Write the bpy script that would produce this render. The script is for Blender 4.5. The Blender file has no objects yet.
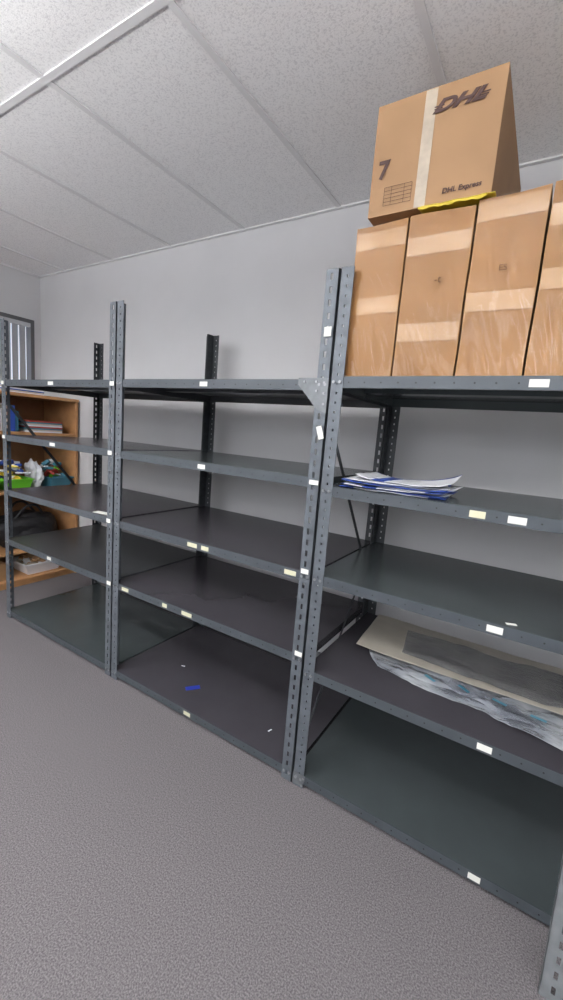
import bpy, bmesh, math, random
from mathutils import Vector, Matrix, noise
random.seed(7)
sc = bpy.context.scene
sc.view_settings.view_transform = 'Standard'
sc.view_settings.look = 'None'

# ------------------------------------------------------------ materials
def lin(c):
    return tuple(((v/255)/12.92 if v/255 <= .04045 else (((v/255)+.055)/1.055)**2.4) for v in c)
def mat(name, rgb, rough=.5, metal=0, var=0.0, vscale=20, bump=0.0, bscale=60, coat=0, alpha=1, spec=.5, rgb2=None, detail=4, stretch=None, bdist=.01, ramp=(.35, .65), dist=0, crough=.15, bdetail=3, both=False):
    m = bpy.data.materials.new(name); m.use_nodes = True
    nt = m.node_tree; b = nt.nodes['Principled BSDF']
    c = lin(rgb)
    b.inputs['Base Color'].default_value = (*c, 1)
    b.inputs['Roughness'].default_value = rough
    b.inputs['Metallic'].default_value = metal
    b.inputs['Specular IOR Level'].default_value = spec
    b.inputs['Coat Weight'].default_value = coat
    b.inputs['Coat Roughness'].default_value = crough
    b.inputs['Alpha'].default_value = alpha
    tc = nt.nodes.new('ShaderNodeTexCoord')
    vec = tc.outputs['Object']
    if var > 0 or rgb2:
        n = nt.nodes.new('ShaderNodeTexNoise'); n.inputs['Scale'].default_value = vscale
        n.inputs['Detail'].default_value = detail
        nt.links.new(vec, n.inputs['Vector'])
        r = nt.nodes.new('ShaderNodeValToRGB')
        c2 = lin(rgb2) if rgb2 else tuple(v*(1-var) for v in c)
        c1 = c if rgb2 else tuple(min(1, v*(1+var)) for v in c)
        r.color_ramp.elements[0].position = ramp[0]; r.color_ramp.elements[1].position = ramp[1]
        r.color_ramp.elements[0].color = (*c2, 1); r.color_ramp.elements[1].color = (*c1, 1)
        nt.links.new(n.outputs['Fac'], r.inputs['Fac']); nt.links.new(r.outputs['Color'], b.inputs['Base Color'])
    if bump > 0:
        n2 = nt.nodes.new('ShaderNodeTexNoise'); n2.inputs['Scale'].default_value = bscale
        n2.inputs['Detail'].default_value = bdetail; n2.inputs['Distortion'].default_value = dist
        v2 = vec
        if stretch:
            mp = nt.nodes.new('ShaderNodeMapping'); mp.inputs['Scale'].default_value = stretch
            mp.inputs['Rotation'].default_value = (0, .5, 0)
            nt.links.new(vec, mp.inputs['Vector']); v2 = mp.outputs['Vector']
        nt.links.new(v2, n2.inputs['Vector'])
        bp = nt.nodes.new('ShaderNodeBump'); bp.inputs['Strength'].default_value = bump
        bp.inputs['Distance'].default_value = bdist
        nt.links.new(n2.outputs['Fac'], bp.inputs['Height'])
        if coat and stretch:
            nt.links.new(bp.outputs['Normal'], b.inputs['Coat Normal'])
        if both or not (coat and stretch):
            nt.links.new(bp.outputs['Normal'], b.inputs['Normal'])
    return m
def emis(name, rgb, s):
    m = bpy.data.materials.new(name); m.use_nodes = True
    b = m.node_tree.nodes['Principled BSDF']
    b.inputs['Base Color'].default_value = (*lin(rgb), 1)
    b.inputs['Emission Color'].default_value = (*lin(rgb), 1)
    b.inputs['Emission Strength'].default_value = s
    return m

M_wall = mat('wall_paint', (204, 204, 206), .9, var=.02, vscale=3, bump=.05, bscale=200)
M_wallw = mat('wall_paint_white', (214, 215, 217), .9, var=.02, vscale=3)
M_trim = mat('trim_paint', (120, 120, 124), .6)
M_tbar = mat('tbar_paint', (226, 226, 228), .5)
M_floor = mat('carpet', (126, 122, 124), .95, rgb2=(82, 79, 82), vscale=240, bump=.25, bscale=420, spec=.1, detail=5, bdist=.004, ramp=(.32, .68))
M_ceil = mat('ceiling_tile', (248, 248, 249), .95, rgb2=(228, 228, 230), vscale=170, bump=.2, bscale=300, spec=.1, ramp=(.36, .50))
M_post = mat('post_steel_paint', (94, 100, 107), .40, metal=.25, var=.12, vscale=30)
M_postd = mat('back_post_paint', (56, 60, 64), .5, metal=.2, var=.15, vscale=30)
M_pur = mat('shelf_enamel_plum', (72, 70, 76), .27, metal=.2, var=.05, vscale=6, bump=.03, bscale=9)
M_grn = mat('shelf_enamel_grey', (72, 79, 81), .27, metal=.2, var=.05, vscale=6, bump=.03, bscale=9)
M_drk = mat('shelf_enamel_dark', (64, 66, 70), .30, metal=.2, var=.05, vscale=6, bump=.03, bscale=9)
M_hole = mat('bolt_hole_dark', (24, 25, 28), .7)
M_bolt = mat('bolt_zinc', (150, 152, 155), .35, metal=.8)
M_gus = mat('gusset_zinc', (112, 116, 120), .5, metal=.4, var=.12, vscale=40)
M_lab = mat('label_white', (225, 226, 220), .6)
M_laby = mat('label_cream', (206, 204, 176), .6)
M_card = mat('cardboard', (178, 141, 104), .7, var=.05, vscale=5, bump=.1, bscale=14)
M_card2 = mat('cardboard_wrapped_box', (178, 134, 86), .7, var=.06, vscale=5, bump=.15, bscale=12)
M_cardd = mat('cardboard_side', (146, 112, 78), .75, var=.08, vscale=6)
M_ink = mat('box_print_ink', (92, 70, 66), .7)
M_ink2 = mat('box_pen_mark', (112, 80, 52), .7)
M_tape = mat('packing_tape', (206, 192, 172), .22, var=.1, vscale=25, coat=.5)
M_tapeb = mat('packing_tape_brown', (196, 154, 104), .25, coat=.6, bump=.3, bscale=12)
M_yel = mat('yellow_plastic', (222, 196, 60), .35)
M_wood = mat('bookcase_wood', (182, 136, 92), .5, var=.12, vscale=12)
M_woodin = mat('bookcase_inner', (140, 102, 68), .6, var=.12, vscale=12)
M_paper = mat('paper_white', (226, 228, 234), .5)
M_blue = mat('blue_print', (46, 76, 160), .4)
M_btape = mat('blue_tape', (34, 52, 150), .5)
M_beige = mat('foam_board_beige', (190, 184, 172), .6, var=.10, vscale=9)
M_black = mat('black_nylon', (22, 22, 26), .6, bump=.3, bscale=30)
M_lime = mat('lime_plastic', (110, 200, 50), .35)
M_red = mat('red_cover', (170, 60, 50), .5)
M_teal = mat('teal_cover', (62, 120, 140), .5)
M_org = mat('orange_plastic', (214, 120, 40), .4)
M_blind = mat('blind_fabric', (186, 188, 190), .8)
M_dark = mat('window_frame_grey', (96, 96, 99), .5)

def film(name, rgb, a, rgb2=None, sc_=14, b_=.7):
    m = mat(name, rgb, .2, bump=b_, bscale=sc_, rgb2=rgb2, vscale=9, coat=.6, stretch=(1, 2.2, 1), bdist=.02, detail=2, both=True)
    m.node_tree.nodes['Principled BSDF'].inputs['Alpha'].default_value = a
    return m
M_film = film('clear_plastic_film', (215, 220, 226), .5, (150, 156, 168))
M_bub = film('bubble_wrap', (166, 166, 168), .45, (138, 140, 146), 40, .4)
# glossy stretch wrap: transparent + glossy with crease bump
M_wrap = bpy.data.materials.new('stretch_wrap'); M_wrap.use_nodes = True
nt = M_wrap.node_tree; nt.nodes.clear()
out = nt.nodes.new('ShaderNodeOutputMaterial'); mx = nt.nodes.new('ShaderNodeMixShader')
tr = nt.nodes.new('ShaderNodeBsdfTransparent'); gl_ = nt.nodes.new('ShaderNodeBsdfGlossy')
tr.inputs[0].default_value = (.99, .98, .96, 1); gl_.inputs['Roughness'].default_value = .12
fr = nt.nodes.new('ShaderNodeFresnel'); fr.inputs[0].default_value = 1.42
tc = nt.nodes.new('ShaderNodeTexCoord'); mp = nt.nodes.new('ShaderNodeMapping')
mp.inputs['Rotation'].default_value = (0, .45, 0); mp.inputs['Scale'].default_value = (4.2, 1, 1.0)
ns = nt.nodes.new('ShaderNodeTexNoise'); ns.noise_type = 'RIDGED_MULTIFRACTAL'
ns.inputs['Scale'].default_value = 5.5; ns.inputs['Detail'].default_value = 2; ns.inputs['Distortion'].default_value = .25
bp = nt.nodes.new('ShaderNodeBump'); bp.inputs['Strength'].default_value = .8; bp.inputs['Distance'].default_value = .006
L_ = nt.links.new
L_(tc.outputs['Object'], mp.inputs[0]); L_(mp.outputs[0], ns.inputs['Vector']); L_(ns.outputs[0], bp.inputs['Height'])
L_(bp.outputs[0], gl_.inputs['Normal']); L_(bp.outputs[0], fr.inputs['Normal'])
L_(fr.outputs[0], mx.inputs[0]); L_(tr.outputs[0], mx.inputs[1]); L_(gl_.outputs[0], mx.inputs[2]); L_(mx.outputs[0], out.inputs[0])

# ------------------------------------------------------------ builder
class MB:
    def __init__(s): s.v = []; s.f = []; s.m = []
    def box(s, lo, hi, mi=0, M=None):
        b = len(s.v)
        for z in (lo[2], hi[2]):
            for (x, y) in ((lo[0], lo[1]), (hi[0], lo[1]), (hi[0], hi[1]), (lo[0], hi[1])):
                p = Vector((x, y, z))
                s.v.append(M @ p if M else p)
        for q in ((3,2,1,0),(4,5,6,7),(0,1,5,4),(1,2,6,5),(2,3,7,6),(3,0,4,7)):
            s.f.append([b+i for i in q]); s.m.append(mi)
    def prism(s, pts, n, mi=0):
        b = len(s.v); k = len(pts)
        s.v += [Vector(p) for p in pts] + [Vector(p)+n for p in pts]
        s.f.append([b+i for i in range(k)][::-1]); s.m.append(mi)
        s.f.append([b+k+i for i in range(k)]); s.m.append(mi)
        for i in range(k):
            j = (i+1) % k
            s.f.append([b+i, b+j, b+k+j, b+k+i]); s.m.append(mi)
    def disc(s, c, ax, r, h, mi=0, k=8):
        ax = Vector(ax).normalized(); u = ax.orthogonal().normalized(); w = ax.cross(u)
        s.prism([Vector(c)+u*r*math.cos(2*math.pi*i/k)+w*r*math.sin(2*math.pi*i/k) for i in range(k)], ax*h, mi)
    def grid(s, fn, nu, nv, mi=0):
        b = len(s.v)
        for i in range(nu+1):
            for j in range(nv+1):
                s.v.append(Vector(fn(i/nu, j/nv)))
        for i in range(nu):
            for j in range(nv):
                a = b+i*(nv+1)+j
                s.f.append([a, a+nv+1, a+nv+2, a+1]); s.m.append(mi(i/nu, j/nv) if callable(mi) else mi)
    def obj(s, name, mats, parent=None, smooth=False, bevel=0, fix=True):
        me = bpy.data.meshes.new(name); me.from_pydata([tuple(v) for v in s.v], [], s.f)
        for m in mats: me.materials.append(m)
        for p, mi in zip(me.polygons, s.m):
            p.material_index = mi; p.use_smooth = smooth
        if fix:
            bm = bmesh.new(); bm.from_mesh(me); bmesh.ops.recalc_face_normals(bm, faces=bm.faces); bm.to_mesh(me); bm.free()
        o = bpy.data.objects.new(name, me); sc.collection.objects.link(o)
        if parent: o.parent = parent
        if bevel:
            md = o.modifiers.new('b', 'BEVEL'); md.width = bevel; md.segments = 2; md.limit_method = 'ANGLE'
        return o
def empty(name):
    o = bpy.data.objects.new(name, None); sc.collection.objects.link(o); o.empty_display_size = .1
    return o

# ------------------------------------------------------------ room
WX0, WX1, WY0, WY1, CH = -3.83, 2.2, -2.6, 2.06, 2.467
def simple(name, lo, hi, m):
    b = MB(); b.box(lo, hi); return b.obj(name, [m])
simple('floor', (WX0-.1, WY0-.1, -.1), (WX1+.1, WY1+.1, 0), M_floor)
simple('ceiling', (WX0-.1, WY0-.1, CH), (WX1+.1, WY1+.1, CH+.1), M_ceil)
simple('wall_back', (WX0-.1, WY1, 0), (WX1+.1, WY1+.1, CH), M_wall)
simple('wall_right', (WX1, WY0, 0), (WX1+.1, WY1, CH), M_wallw)
def holed_wall_y(name, y0_, y1_, xa, xb, za, zb):
    b = MB()
    b.box((WX0-.1, y0_, 0), (xa, y1_, CH)); b.box((xb, y0_, 0), (WX1+.1, y1_, CH))
    b.box((xa, y0_, 0), (xb, y1_, za)); b.box((xa, y0_, zb), (xb, y1_, CH)); b.obj(name, [M_wallw])
fxa, fxb, fza, fzb = -3.4, 1.8, 1.75, 2.40
holed_wall_y('wall_front', WY0-.1, WY0, fxa, fxb, fza, fzb)
wy0, wy1, wz0, wz1 = 0.2, 2.0, .95, 2.10
b = MB()
b.box((WX0-.1, WY0, 0), (WX0, wy0, CH)); b.box((WX0-.1, wy1, 0), (WX0, WY1, CH))
b.box((WX0-.1, wy0, 0), (WX0, wy1, wz0)); b.box((WX0-.1, wy0, wz1), (WX0, wy1, CH))
b.obj('wall_left', [M_wall])
simple('baseboard_back', (WX0, WY1-.012, 0), (WX1, WY1, .1), M_trim)
simple('baseboard_left', (WX0, WY0, 0), (WX0+.012, WY1-.012, .1), M_trim)
simple('baseboard_right', (WX1-.012, WY0, 0), (WX1, WY1-.012, .1), M_trim)
simple('baseboard_front', (WX0+.012, WY0, 0), (WX1-.012, WY0+.012, .1), M_trim)
b = MB()
px = .599; x0 = -.343*1.32
k = -6
while x0+k*px < WX1:
    x = x0+k*px
    if x > WX0: b.box((x-.012, WY0, CH-.005), (x+.012, WY1, CH-.0005))
    k += 1
yy = .691*1.32
for k in range(-3, 2):
    y = yy+k*1.22
    if WY0 < y < WY1: b.box((WX0, y-.012, CH-.0055), (WX1, y+.012, CH-.0008))
b.box((WX0, WY1-.02, CH-.008), (WX1, WY1, CH-.0005))
b.box((WX0, WY0, CH-.008), (WX0+.02, WY1, CH-.0005))
b.obj('trim_1', [M_tbar])

# windows
w = empty('window_1')
b = MB(); t = .03
X0, X1 = WX0-.08, WX0+.012
b.box((X0, wy0, wz0), (X1, wy0+t, wz1)); b.box((X0, wy1-t, wz0), (X1, wy1, wz1))
b.box((X0, wy0+t, wz0), (X1, wy1-t, wz0+t)); b.box((X0, wy0+t, wz1-t), (X1, wy1-t, wz1))
b.box((X0, (wy0+wy1)/2-.02, wz0+t), (X0+.04, (wy0+wy1)/2+.02, wz1-t))
b.obj('frame', [M_dark], w)
b = MB(); b.box((X0+.01, wy0+t, wz0+t), (X0+.016, wy1-t, wz1-t))
gl = emis('window_daylight_pane', (225, 232, 245), .8); b.obj('pane', [gl], w)
b = MB(); b.box((WX0-.03, wy0+t, wz1-t-.03), (WX0+.01, wy1-t, wz1-t))
y = wy0+t+.05
while y < wy1-t-.02:
    M = Matrix.Translation((WX0+.006, y, 0)) @ Matrix.Rotation(math.radians(20), 4, 'Z')
    b.box((-.0008, -.031, wz0+t+.01), (.0008, .031, wz1-t-.03), 0, M); y += .058
b.obj('vertical_blinds', [M_blind], w)

w = empty('added_fill_window')  # unseen glowing window, added to brighten the ceiling and shelf fronts
b = MB(); Y0, Y1 = WY0-.08, WY0+.012
b.box((fxa, Y0, fza), (fxa+t, Y1, fzb)); b.box((fxb-t, Y0, fza), (fxb, Y1, fzb))
b.box((fxa+t, Y0, fza), (fxb-t, Y1, fza+t)); b.box((fxa+t, Y0, fzb-t), (fxb-t, Y1, fzb))
for i in (1, 2, 3):
    x = fxa+(fxb-fxa)*i/4; b.box((x-.02, Y0, fza+t), (x+.02, Y1-.02, fzb-t))
b.obj('frame', [M_dark], w)
b = MB(); b.box((fxa+t, Y0+.02, fza+t), (fxb-t, Y0+.026, fzb-t))
b.obj('pane', [emis('added_window_glow', (246, 249, 255), 3.6)], w)

# added, unseen up/down lamps that brighten the ceiling (behind / above the camera)
M_em = emis('added_lamp_diffuser', (255, 253, 249), 3.0)
def added_lamp(xa, xb, y, zf, up, dn):
    e = empty('added_linear_light')
    b = MB()
    b.box((xa, y-.07, zf-.02), (xb, y-.064, zf+.03)); b.box((xa, y+.064, zf-.02), (xb, y+.07, zf+.03))
    b.box((xa, y-.064, zf-.02), (xa+.006, y+.064, zf+.03)); b.box((xb-.006, y-.064, zf-.02), (xb, y+.064, zf+.03))
    b.box((xa+.006, y-.064, zf), (xb-.006, y+.064, zf+.008))
    for x in (xa+.3, xb-.3): b.disc((x, y, zf+.008), (0, 0, 1), .003, CH-zf-.008, 0, 8)
    b.obj('housing', [M_tbar], e)
    b = MB(); b.box((xa+.01, y-.06, zf-.012), (xb-.01, y+.06, zf-.008)); b.obj('diffuser', [M_em], e)
    for nm, z, en, rx in (('added_up_light', zf+.035, up, math.pi), ('added_down_light', zf-.025, dn, 0)):
        L = bpy.data.lights.new(nm, 'AREA'); L.shape = 'RECTANGLE'; L.size = xb-xa-.05; L.size_y = .12
        L.energy = en; L.color = (1, .99, .975)
        o = bpy.data.objects.new(nm, L); sc.collection.objects.link(o); o.parent = e
        o.location = ((xa+xb)/2, y, z); o.rotation_euler = (rx, 0, 0)
for y in (-.05, -1.4):
    added_lamp(-3.3, -.95, y, 2.06, 45, 18)
    added_lamp(-.75, 1.6, y, 2.06, 36, 12)

# ------------------------------------------------------------ shelving
YF, YB, PT, FW, TH = 1.274, 1.925, 1.853, .045, .0025
M_lip = mat('shelf_lip_enamel', (74, 80, 86), .4, metal=.2, var=.08, vscale=12)
def flange(b, o, u, n, H_, w_=FW, slot=.009, sh=.02, pitch=.04, mi=0, base=None):
    o = Vector(o); u = Vector(u); n = Vector(n)
    M0 = Matrix((( u.x, n.x, 0, o.x), (u.y, n.y, 0, o.y), (u.z, n.z, 1, o.z), (0, 0, 0, 1)))
    if base is not None: M0 = base @ M0
    c = w_*.55
    b.box((0, 0, 0), (c-slot/2, TH, H_), mi, M0); b.box((c+slot/2, 0, 0), (w_, TH, H_), mi, M0)
    z = 0
    while z < H_:
        z1 = min(z+pitch-sh, H_)
        b.box((c-slot/2, 0, z), (c+slot/2, TH, z1), mi, M0); z += pitch
def unit(xl, xr, tops, mats, left_gus=True, right_gus=True, braces=''):
    e = empty('metal_shelving_unit')
    g = .003
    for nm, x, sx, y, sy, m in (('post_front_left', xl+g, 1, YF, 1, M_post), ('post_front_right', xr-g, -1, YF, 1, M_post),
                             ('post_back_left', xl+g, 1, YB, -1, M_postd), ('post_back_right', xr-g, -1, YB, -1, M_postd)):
        b = MB()
        if sx > 0:
            flange(b, (x, y, 0), (sx, 0, 0), (0, sy, 0), PT, slot=.006, sh=.008, pitch=.03)
        else:
            flange(b, (x, y, 0), (sx, 0, 0), (0, sy, 0), PT)
        flange(b, (x, y, 0), (0, sy, 0), (sx, 0, 0), PT)
        if sy > 0:
            for t in tops:
                for dx in (.012, .034):
                    b.disc((x+sx*dx, y, t-.018), (0, -1, 0), .0055, .004, 1, 6)
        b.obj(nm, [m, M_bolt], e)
    ys, yb = YF+TH+.0005, YB-TH-.0005
    xs, xb = xl+g+TH+.0005, xr-g-TH-.0005
    for i, (t, m) in enumerate(zip(tops, mats)):
        b = MB(); L = .036
        b.box((xs, ys, t-.0015), (xb, yb, t))
        b.box((xs, ys, t-L), (xb, ys+.0015, t-.0015), 2); b.box((xs, yb-.0015, t-L), (xb, yb, t-.0015))
        b.box((xs, ys+.0015, t-L), (xs+.0015, yb-.0015, t-.0015)); b.box((xb-.0015, ys+.0015, t-L), (xb, yb-.0015, t-.0015))
        b.box((xs, ys+.0015, t-L), (xb, ys+.014, t-L+.0015))
        for yy_ in (ys+(yb-ys)*.5,):
            b.box((xs+.002, yy_-.03, t-.018), (xb-.002, yy_+.03, t-.0015))
        x = xs+.06
        while x < xb-.05:
            b.disc((x, ys, t-.019), (0, -1, 0), .0026, .0004, 1, 8); x += .0535
        b.obj('shelf_%d' % (i+1), [m, M_hole, M_lip], e)
    b = MB(); yg = YF-.0005
    def gus(x, s, z, k=.115):
        b.prism([Vector((x, yg, z)), Vector((x+s*k, yg, z)), Vector((x+s*k, yg, z-.022)), Vector((x+s*.035, yg, z-k*.9)), Vector((x, yg, z-k))], Vector((0, -.002, 0)), 0)
        for dx, dz in ((.015, .015), (.045, .012), (.09, .012), (.014, .05), (.012, .085), (.042, .042)):
            if dx < k and dz < k*.9: b.disc((x+s*dx, yg-.002, z-dz), (0, -1, 0), .0045, .003, 1, 6)
    if left_gus: gus(xl+g, 1, tops[-1]+.003, .05)
    if right_gus: gus(xr-g, -1, tops[0]+.003)
    if b.v: b.obj('gusset_plates', [M_gus, M_bolt], e)
    b = MB()
    def bar(p, q, wd=.018):
        p = Vector(p); q = Vector(q); d = q-p; z = d.normalized(); x = Vector((1, 0, 0)); y = z.cross(x)
        R = Matrix(((x.x, y.x, z.x, p.x), (x.y, y.y, z.y, p.y), (x.z, y.z, z.z, p.z), (0, 0, 0, 1)))
        b.box((-.001, -wd/2, 0), (.001, wd/2, d.length), 0, R)
    xx = xl+.0015
    if 'a' in braces: bar((xx, YF+.02, 1.39), (xx, YB-.02, .64))
    if 'b' in braces: bar((xx, YF+.02, .09), (xx, YB-.02, .84))
    if b.v: b.obj('side_brace', [M_postd], e)
    return e
J = [-2.81, -1.735, -.63, .475]
u1 = unit(J[0], J[1], [1.508, 1.183, .846, .528, .053], [M_drk, M_pur, M_pur, M_drk, M_grn], False, False, 'a')
u2 = unit(J[1], J[2], [1.511, 1.181, .842, .524, .053], [M_drk, M_grn, M_pur, M_pur, M_pur], False, True, '')
u3 = unit(J[2], J[3], [1.520, 1.160, .843, .480, .053], [M_grn, M_grn, M_grn, M_pur, M_grn], True, False, 'ab')

def label(par, x, z, w_=.045, h_=.02, m=M_lab, y=YF+.0028, rot=0):
    b = MB(); M = Matrix.Translation((x, y-.0012, z)) @ Matrix.Rotation(math.radians(rot), 4, 'Y')
    b.box((-w_/2, 0, -h_/2), (w_/2, .0008, h_/2), 0, M); b.obj('label', [m], par)
S = 1.32
for x, z, m, w_ in ((-.028, 1.520, M_lab, .045), (-.100, 1.160, M_laby, .042), (-.025, 1.160, M_lab, .045), (-.032, .843, M_lab, .042), (-.013, .480, M_lab, .04), (.011, .053, M_lab, .035)):
    label(u3, x*S, z-.019, w_, .020, m)
for x, z, m, w_ in ((-.90, 1.511, M_lab, .04), (-.892, 1.181, M_lab, .04), (-.915, .842, M_laby, .055), (-.86, .842, M_laby, .04), (-.544, .842, M_laby, .05), (-.925, .524, M_laby, .06), (-1.03, .524, M_laby, .03), (-1.24, .524, M_laby, .05), (-.902, .053, M_laby, .04)):
    label(u2, x*S, z-.019, w_, .018, m)
for x, z, m, w_ in ((-1.73, 1.508, M_lab, .05), (-1.72, 1.183, M_lab, .05), (-1.75, .528, M_lab, .04)):
    label(u1, x*S, z-.019, w_, .018, m)
b = MB(); b.box((-.05, -.02, 0), (.05, .02, .0012), 0, Matrix.Translation((-1.87, 1.31, .8465)) @ Matrix.Rotation(.15, 4, 'Z')); b.obj('note_paper', [M_lab], u1)
b = MB(); b.box((-.014, -.006, 0), (.014, .006, .001), 0, Matrix.Translation((-.005, 1.30, .8435)) @ Matrix.Rotation(.4, 4, 'Z')); b.obj('label_scrap', [M_lab], u3)
YP = YF-.0005
for x, z, w_, h_, r in ((J[2]-.022, 1.66, .026, .03, 0), (J[2]-.016, 1.335, .02, .045, -18), (J[2]-.022, 1.165, .035, .016, 0), (J[2]-.025, .845, .03, .018, 0), (J[2]-.02, .53, .03, .018, 0),
                     (J[1]-.02, 1.49, .03, .02, 0)):
    label(u2, x, z, w_, h_, M_lab, YP-.004, r)
for x, z in ((J[1]-.028, 1.165), (J[1]-.02, .51), (J[1]-.03, .83), (J[0]+.025, 1.49), (J[0]+.025, 1.17)):
    label(u1, x, z, .03, .02, M_lab, YP-.004)

b = MB()
base = Matrix.Translation((.190, 1.10, .0)) @ Matrix.Rotation(math.radians(-5.2), 4, 'X') @ Matrix.Rotation(math.radians(-.5), 4, 'Y')
flange(b, (0, 0, 0), (1, 0, 0), (0, 1, 0), 1.60, w_=.05, base=base)
flange(b, (0, 0, 0), (0, 1, 0), (1, 0, 0), 1.60, w_=.012, slot=.002, base=base)
b.obj('loose_steel_upright', [mat('bare_steel_upright', (128, 132, 136), .4, metal=.3, var=.1, vscale=25)])

# ------------------------------------------------------------ cartons
def carton(xa, xb, ya, yb, za, zb, m, side, tapes=(), flapsag=0.006, nm='cardboard_box', wrap=False):
    e = empty(nm)
    b = MB(); n = 14
    cx, cy = (xa+xb)/2, (ya+yb)/2
    def wob(p):
        q = noise.noise_vector(Vector(p)*7)*flapsag
        return (p[0]+q.x*.3, p[1]+q.y, p[2]+(q.z if p[2] > za+.01 else 0))
    b.grid(lambda u, v: wob((xa+(xb-xa)*u, ya, za+(zb-za)*v)), n, n, 0)
    b.grid(lambda u, v: wob((xa+(xb-xa)*u, yb, za+(zb-za)*v)), n, n, 0)
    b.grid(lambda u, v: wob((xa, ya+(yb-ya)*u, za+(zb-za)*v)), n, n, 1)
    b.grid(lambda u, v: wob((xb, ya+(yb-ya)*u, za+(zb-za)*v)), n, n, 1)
    b.grid(lambda u, v: wob((xa+(xb-xa)*u, ya+(yb-ya)*v, za)), n, n, 0)
    b.grid(lambda u, v: wob((xa+(xb-xa)*u, ya+(yb-ya)*v, zb)), n, n, 0)
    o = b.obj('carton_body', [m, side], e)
    bm = bmesh.new(); bm.from_mesh(o.data); bmesh.ops.remove_doubles(bm, verts=bm.verts, dist=.0005)
    bmesh.ops.recalc_face_normals(bm, faces=bm.faces); bm.to_mesh(o.data); bm.free()
    for p in o.data.polygons: p.use_smooth = True
    o.data.set_sharp_from_angle(angle=.7)
    b = MB(); b.box((xa+.004, cy-.0015, zb), (xb-.004, cy+.0015, zb+.002)); b.obj('flap_seam', [M_ink], e)
    for (x_, w_, z0_, z1_, tm) in tapes:
        b = MB()
        def wt(u, v):
            p = (x_-w_/2+w_*u, ya, z0_+(z1_-z0_)*v); q = noise.noise_vector(Vector(p)*7)*flapsag
            return (p[0], ya+q.y-.0016, p[2])
        b.grid(wt, 14, 8); b.obj('tape', [tm], e, True, fix=False)
    if wrap:   # stretch film pulled over the front with diagonal tension creases
        b = MB()
        sd = xa*37
        def wf(u, v):
            x = xa+.001+(xb-xa-.002)*u; z = za+.001+(zb-za-.002)*v
            q = noise.noise_vector(Vector((x, ya, z))*7)*flapsag
            d = (1-abs(noise.noise(Vector(((x*1.0+z*.35)*38, (z-x*.35)*6, sd)))))**4
            return (x, ya+q.y-.0030-.0032*d*min(1, 6*u, 6*(1-u)), z)
        b.grid(wf, 44, 90); b.obj('stretch_wrap_film', [M_wrap], e, True, fix=False)
    return e
bz = 1.5205
def lower(xa, xb, zt, h1, h2):
    c = (xa+xb)/2; w_ = xb-xa-.004
    return carton(xa, xb, 1.300, 1.74, bz, zt, M_card2, M_cardd, [(c, w_, zt-h1-.05, zt-h1, M_tapeb), (c, w_, zt-h2-.05, zt-h2, M_tapeb)], wrap=True)
cA = lower(-.596, -.437, 1.972, .02, .21)
cB = lower(-.431, -.254, 1.974, .06, .30)
cC = lower(-.248, -.081, 1.985, .01, .24)
cD = lower(-.075, .095, 1.987, .05, .20)
cE = lower(.101, .27, 1.983, .03, .25)
bx0, bx1, by, bzz, bzt = -.567, -.222, 1.302, 1.996, 2.30
big = carton(bx0, bx1, by, 1.90, bzz, bzt, M_card, M_cardd, [(-.412, .032, bzz+.002, bzt-.003, M_tape)], .0015)
def text(par, s, x, z, size, shear=0, bold=0, y=by-.0035, m=M_ink, sx=1):
    c = bpy.data.curves.new('print', 'FONT'); c.body = s; c.size = size; c.shear = shear; c.offset = bold
    c.align_x = 'CENTER'; c.align_y = 'CENTER'; c.extrude = .0003
    o = bpy.data.objects.new('print', c); sc.collection.objects.link(o)
    o.location = (x, y, z); o.rotation_euler = (math.pi/2, 0, 0); o.scale = (sx, 1, 1); c.materials.append(m)
    o.parent = par
text(big, 'DHL', -.338, 2.245, .042, .5, .0018, sx=1.6, y=by-.004)
text(big, '7', -.530, 2.118, .068, 0, .002)
text(big, 'DHL Express', -.300, 2.025, .019, .1, .0004)
b = MB()
for i in range(6):
    b.box((-.522, by-.0032, 2.02+i*.010), (-.440, by-.0026, 2.0208+i*.010))
for x in (-.522, -.500, -.462, -.440):
    b.box((x, by-.0032, 2.02), (x+.0008, by-.0026, 2.07))
b.box((-.40, by-.0032, 2.240), (-.378, by-.0026, 2.243)); b.box((-.40, by-.0032, 2.246), (-.374, by-.0026, 2.249))
b.box((-.288, by-.0032, 2.240), (-.262, by-.0026, 2.243)); b.box((-.288, by-.0032, 2.246), (-.258, by-.0026, 2.249))
b.obj('printed_table', [M_ink], big)
text(cB, '-t', -.33, 1.79, .03, y=1.292, m=M_ink2)
text(cC, 'ES', -.165, 1.80, .022, y=1.292, m=M_ink2)
b = MB()
b.grid(lambda u, v: (-.41+.20*u, 1.2925+.12*v-.003*math.sin(u*9), 1.9925+.002*noise.noise(Vector((u*8, v*5, 2)))), 24, 10)
b.grid(lambda u, v: (-.41+.18*u, 1.290-.002*math.sin(u*14), 1.9915-(.006+.012*abs(noise.noise(Vector((u*5, 0, 5)))))*v), 24, 3)
o = b.obj('yellow_plastic_strap', [M_yel], big, True, fix=False)
md = o.modifiers.new('s', 'SOLIDIFY'); md.thickness = .001

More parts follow.
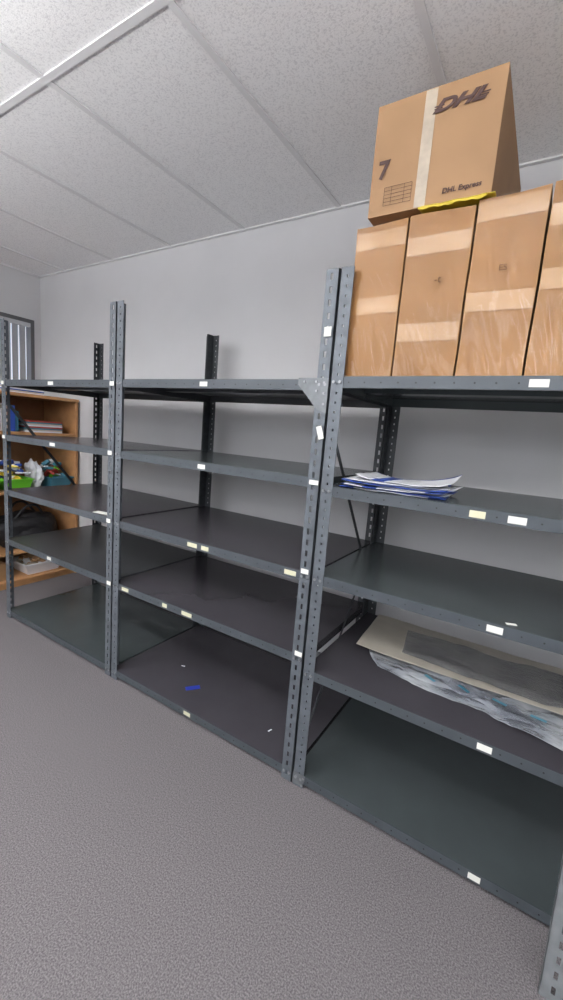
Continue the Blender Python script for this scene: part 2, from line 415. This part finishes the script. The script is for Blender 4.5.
# ------------------------------------------------------------ mailers
e = empty('document_mailer_pile')
def sheet(par, nm, cx, cy, z, w_, d_, rot, curl, mats, mi, amp=.003, seed=0, n=20):
    b = MB(); c, s_ = math.cos(math.radians(rot)), math.sin(math.radians(rot))
    def fn(u, v):
        x = (u-.5)*w_; y = (v-.5)*d_
        zz = z+curl*((2*u-1)**4*.5+(max(0, u+v-1.2)/.8)**2)+abs(noise.noise(Vector((u*3, v*3, seed))))*amp
        return (cx+x*c-y*s_, cy+x*s_+y*c, zz)
    b.grid(fn, n, n, mi)
    o = b.obj(nm, mats, par, True, fix=False); md = o.modifiers.new('s', 'SOLIDIFY'); md.thickness = .0012; md.offset = 1
    return o
edge = lambda u, v: 1 if (u < .12 or (u > .8 and v < .5)) else 0
stripe = lambda u, v: 1 if (.15 < u < .32 or v > .9) else 0
corner = lambda u, v: 1 if u+v > 1.55 or v < .12 else 0
z = 1.1612
for i, (cx, cy, w_, d_, r, cu, f) in enumerate(((-.405, 1.40, .34, .19, 4, .004, edge), (-.40, 1.41, .34, .20, -4, .006, corner), (-.41, 1.39, .30, .19, 10, .008, stripe),
                                   (-.39, 1.41, .34, .20, -8, .012, edge), (-.40, 1.39, .33, .2, 6, .014, corner), (-.40, 1.41, .31, .19, 12, .010, 0), (-.375, 1.42, .30, .19, -4, .028, stripe))):
    sheet(e, 'mailer_%d' % i, cx, cy, z, w_, d_, r, cu, [M_paper, M_blue], f, .004, i); z += .0052

# ------------------------------------------------------------ plastic sheets
e = empty('plastic_packing_sheets')
def crumple(nm, pts, z, amp, m, n=60, seed=0, sc_=7, edge_w=.012):
    a, b_, c, d = [Vector(p) for p in pts]
    b = MB()
    def fn(u, v):
        p = (a*(1-u)+b_*u)*(1-v)+(d*(1-u)+c*u)*v
        h_ = abs(noise.noise(Vector((p.x*sc_, p.y*sc_*1.6, seed))))+.35*abs(noise.noise(Vector((p.x*sc_*3, p.y*sc_*3, seed+3))))
        w_ = noise.noise_vector(Vector((p.x*5, p.y*5, seed+9)))*edge_w
        return (p.x+w_.x, p.y+w_.y, z+h_*amp)
    b.grid(fn, n, n); o = b.obj(nm, [m], e, True, fix=False)
    md = o.modifiers.new('s', 'SOLIDIFY'); md.thickness = .0008; md.offset = 1
crumple('clear_film', ((-.42, 1.45), (.40, 1.34), (.42, 1.80), (-.50, 1.66)), .4815, .022, M_film, seed=1, sc_=5, edge_w=.045)
crumple('clear_film_fold', ((-.34, 1.47), (.40, 1.39), (.42, 1.60), (-.22, 1.60)), .488, .030, M_film, seed=5, sc_=7, edge_w=.05)
crumple('foam_board', ((-.52, 1.52), (.42, 1.52), (.42, 1.86), (-.55, 1.87)), .510, .008, M_beige, seed=3, sc_=3, edge_w=.01)
crumple('bubble_wrap', ((-.36, 1.57), (.40, 1.53), (.42, 1.78), (-.38, 1.76)), .520, .009, M_bub, seed=8, sc_=8, edge_w=.03)
for i in range(6):
    x = -.22+i*.11; b = MB()
    b.box((-.022, -.006, 0), (.022, .006, .001), 0, Matrix.Translation((x, 1.45+.03*random.random(), .513)) @ Matrix.Rotation(random.uniform(-.7, .4), 4, 'Z'))
    b.obj('blue_marking', [M_teal], e)

b = MB(); b.box((-.035, -.014, 0), (.035, .014, .001), 0, Matrix.Translation((-1.286, 1.412, .0535)) @ Matrix.Rotation(.9, 4, 'Z')); b.obj('blue_tape_piece', [M_btape])
b = MB()
for x, y, zz_, r in ((-1.46, 1.52, .0535, .3), (-.82, 1.40, .0535, 1.3)):
    b.box((-.010, -.003, 0), (.010, .003, .0008), 0, Matrix.Translation((x, y, zz_)) @ Matrix.Rotation(r, 4, 'Z'))
b.obj('paper_scraps', [M_paper])

# ------------------------------------------------------------ bookcase at left wall
bc = empty('wooden_bookcase')
fx, bx, ya, yb, ht = -3.247, -3.72, 1.10, 2.04, 1.4625
b = MB()
b.box((bx, ya, 0), (fx, ya+.022, ht-.022)); b.box((bx, yb-.022, 0), (fx, yb, ht-.022))
b.box((bx-.004, ya-.006, ht-.022), (fx+.006, yb+.004, ht)); b.box((bx, ya+.022, 0), (fx-.02, yb-.022, .04))
SH = [.06, .281, .744, 1.183]
for zt in SH: b.box((bx+.006, ya+.022, zt-.02), (fx-.004, yb-.022, zt))
b.obj('carcass', [M_wood], bc, bevel=.002)
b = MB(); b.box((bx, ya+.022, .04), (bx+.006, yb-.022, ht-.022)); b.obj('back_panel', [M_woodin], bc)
b = MB(); y = 1.14; i = 0
while y < 1.60:
    t = random.uniform(.012, .035); h_ = random.uniform(.12, .2)
    b.box((fx-.24, y, 1.1835), (fx-.03-random.random()*.03, y+t, 1.1835+h_), random.choice([0, 0, 1, 2, 3, 4])); y += t+.001
b.obj('row_of_books', [M_paper, M_teal, M_blue, M_red, M_beige])
e = empty('paper_stack'); b = MB()
for i in range(8):
    b.box((fx-.26+random.random()*.02, 1.66+random.random()*.02, 1.1835+i*.011), (fx-.04, 1.93, 1.1935+i*.011), i % 4)
b.obj('sheets', [M_paper, M_beige, M_teal, M_red], e)
e = empty('paper_stack'); b = MB()
for i in range(6):
    b.box((fx-.30+random.random()*.03, 1.50+random.random()*.03, ht+.0005+i*.009), (fx-.06, 1.80, ht+.009+i*.009), i % 3)
b.obj('sheets', [M_paper, M_beige, M_blue], e)
def bin_(nm, cx, cy, z, dx, dy, h_, m, fl=.8, full=None, hi=.09):
    e = empty(nm); b = MB(); t = .004
    A = [(-1, -1), (1, -1), (1, 1), (-1, 1)]
    def ring(k, zz, off=0): return [Vector((cx+a*(dx/2*k-off), cy+c*(dy/2*k-off), zz)) for a, c in A]
    r = [ring(fl, z), ring(1, z+h_), ring(1, z+h_, -.008), ring(1, z+h_-.008, -.008), ]
    ri = [ring(fl, z+t, t), ring(1, z+h_, t)]
    for rr in r+ri: b.v += rr
    def q(i, j):
        for k in range(4):
            kk = (k+1) % 4; b.f.append([i*4+k, i*4+kk, j*4+kk, j*4+k]); b.m.append(0)
    q(0, 1); q(1, 2); q(2, 3); q(4, 5); q(5, 1)
    b.f.append([0, 1, 2, 3]); b.m.append(0); b.f.append([16, 17, 18, 19]); b.m.append(0)
    b.obj('tub', [m], e)
    if full:
        bb = MB()
        for i in range(34):
            a = random.uniform(.02, .045); c_ = random.uniform(.015, .03); d_ = random.uniform(.01, .03)
            M = Matrix.Translation((cx+random.uniform(-.30, .30)*dx, cy+random.uniform(-.30, .30)*dy, z+.045+random.random()*(h_-.02+hi))) @ Matrix.Rotation(random.uniform(0, 3), 4, 'Z') @ Matrix.Rotation(random.uniform(-.7, .7), 4, 'X')
            bb.box((-a, -c_, -d_/2), (a, c_, d_/2), random.randrange(len(full)), M)
        bb.obj('contents', full, e, bevel=.003)
    return e
bin_('green_storage_bin', fx-.14, 1.36, .7445, .26, .21, .09, M_lime, full=[M_yel, M_yel, M_org, M_paper])
bin_('green_storage_bin', fx-.14, 1.59, .7445, .26, .19, .09, M_lime, full=[M_paper, M_blue, M_yel, M_paper])
bin_('blue_storage_bin', fx-.14, 1.91, .7445, .26, .18, .09, M_teal, full=[M_paper, M_red, M_lime, M_teal])
bin_('white_storage_bin', fx-.16, 1.78, .0605, .26, .30, .09, M_paper, full=[M_beige, M_paper, M_card], hi=.0)
def blob(nm, c, r, m, amp=.35, par=None, fr=4, flat=True):
    bm = bmesh.new(); bmesh.ops.create_icosphere(bm, subdivisions=4, radius=1)
    for v in bm.verts:
        k = 1+amp*noise.noise(v.co*fr*.5+Vector(c))+amp*.3*noise.noise(v.co*fr*2)
        p = Vector((v.co.x*r[0]*k, v.co.y*r[1]*k, v.co.z*r[2]*k))
        if flat: p.z = max(p.z, -r[2]*.8)
        v.co = p+Vector(c)
    me = bpy.data.meshes.new(nm); bm.to_mesh(me); bm.free(); me.materials.append(m)
    o = bpy.data.objects.new(nm, me); sc.collection.objects.link(o); o.parent = par
    return o
blob('white_plastic_bag', (fx-.14, 1.752, .745+.095), (.10, .045, .115), M_paper)
e = empty('black_duffel_bag')
blob('bag_body', (fx-.16, 1.70, .2815+.125), (.15, .25, .155), M_black, .16, e, 3)
for dx in (-.06, .06):
    c = bpy.data.curves.new('handle', 'CURVE'); c.dimensions = '3D'; c.bevel_depth = .009
    s_ = c.splines.new('BEZIER'); s_.bezier_points.add(2)
    for p, co in zip(s_.bezier_points, ((fx-.16+dx, 1.58, .51), (fx-.16+dx*1.5, 1.70, .62), (fx-.16+dx, 1.82, .51))):
        p.co = co; p.handle_left_type = p.handle_right_type = 'AUTO'
    o = bpy.data.objects.new('handle', c); sc.collection.objects.link(o); c.materials.append(M_black); o.parent = e
cc2 = carton(fx-.30, fx-.05, 1.20, 1.50, .0605, .19, M_card, M_cardd)

# ------------------------------------------------------------ world + camera
wd = bpy.data.worlds.new('w'); sc.world = wd; wd.use_nodes = True
wd.node_tree.nodes['Background'].inputs[0].default_value = (.8, .87, 1, 1)
wd.node_tree.nodes['Background'].inputs[1].default_value = .8
cam = bpy.data.cameras.new('camera'); co = bpy.data.objects.new('camera', cam); sc.collection.objects.link(co)
Xc = Vector((.8439, .5306, .0799)).normalized(); Yc = Vector((-.1498, .0908, .9847)); Yc = (Yc-Xc*Yc.dot(Xc)).normalized(); Zc = Xc.cross(Yc)
co.matrix_world = Matrix(((Xc.x, Yc.x, Zc.x, 0), (Xc.y, Yc.y, Zc.y, 0), (Xc.z, Yc.z, Zc.z, 1.32), (0, 0, 0, 1)))
cam.sensor_fit = 'VERTICAL'; cam.sensor_height = 24; cam.lens = .416*24; cam.clip_start = .02
sc.camera = co
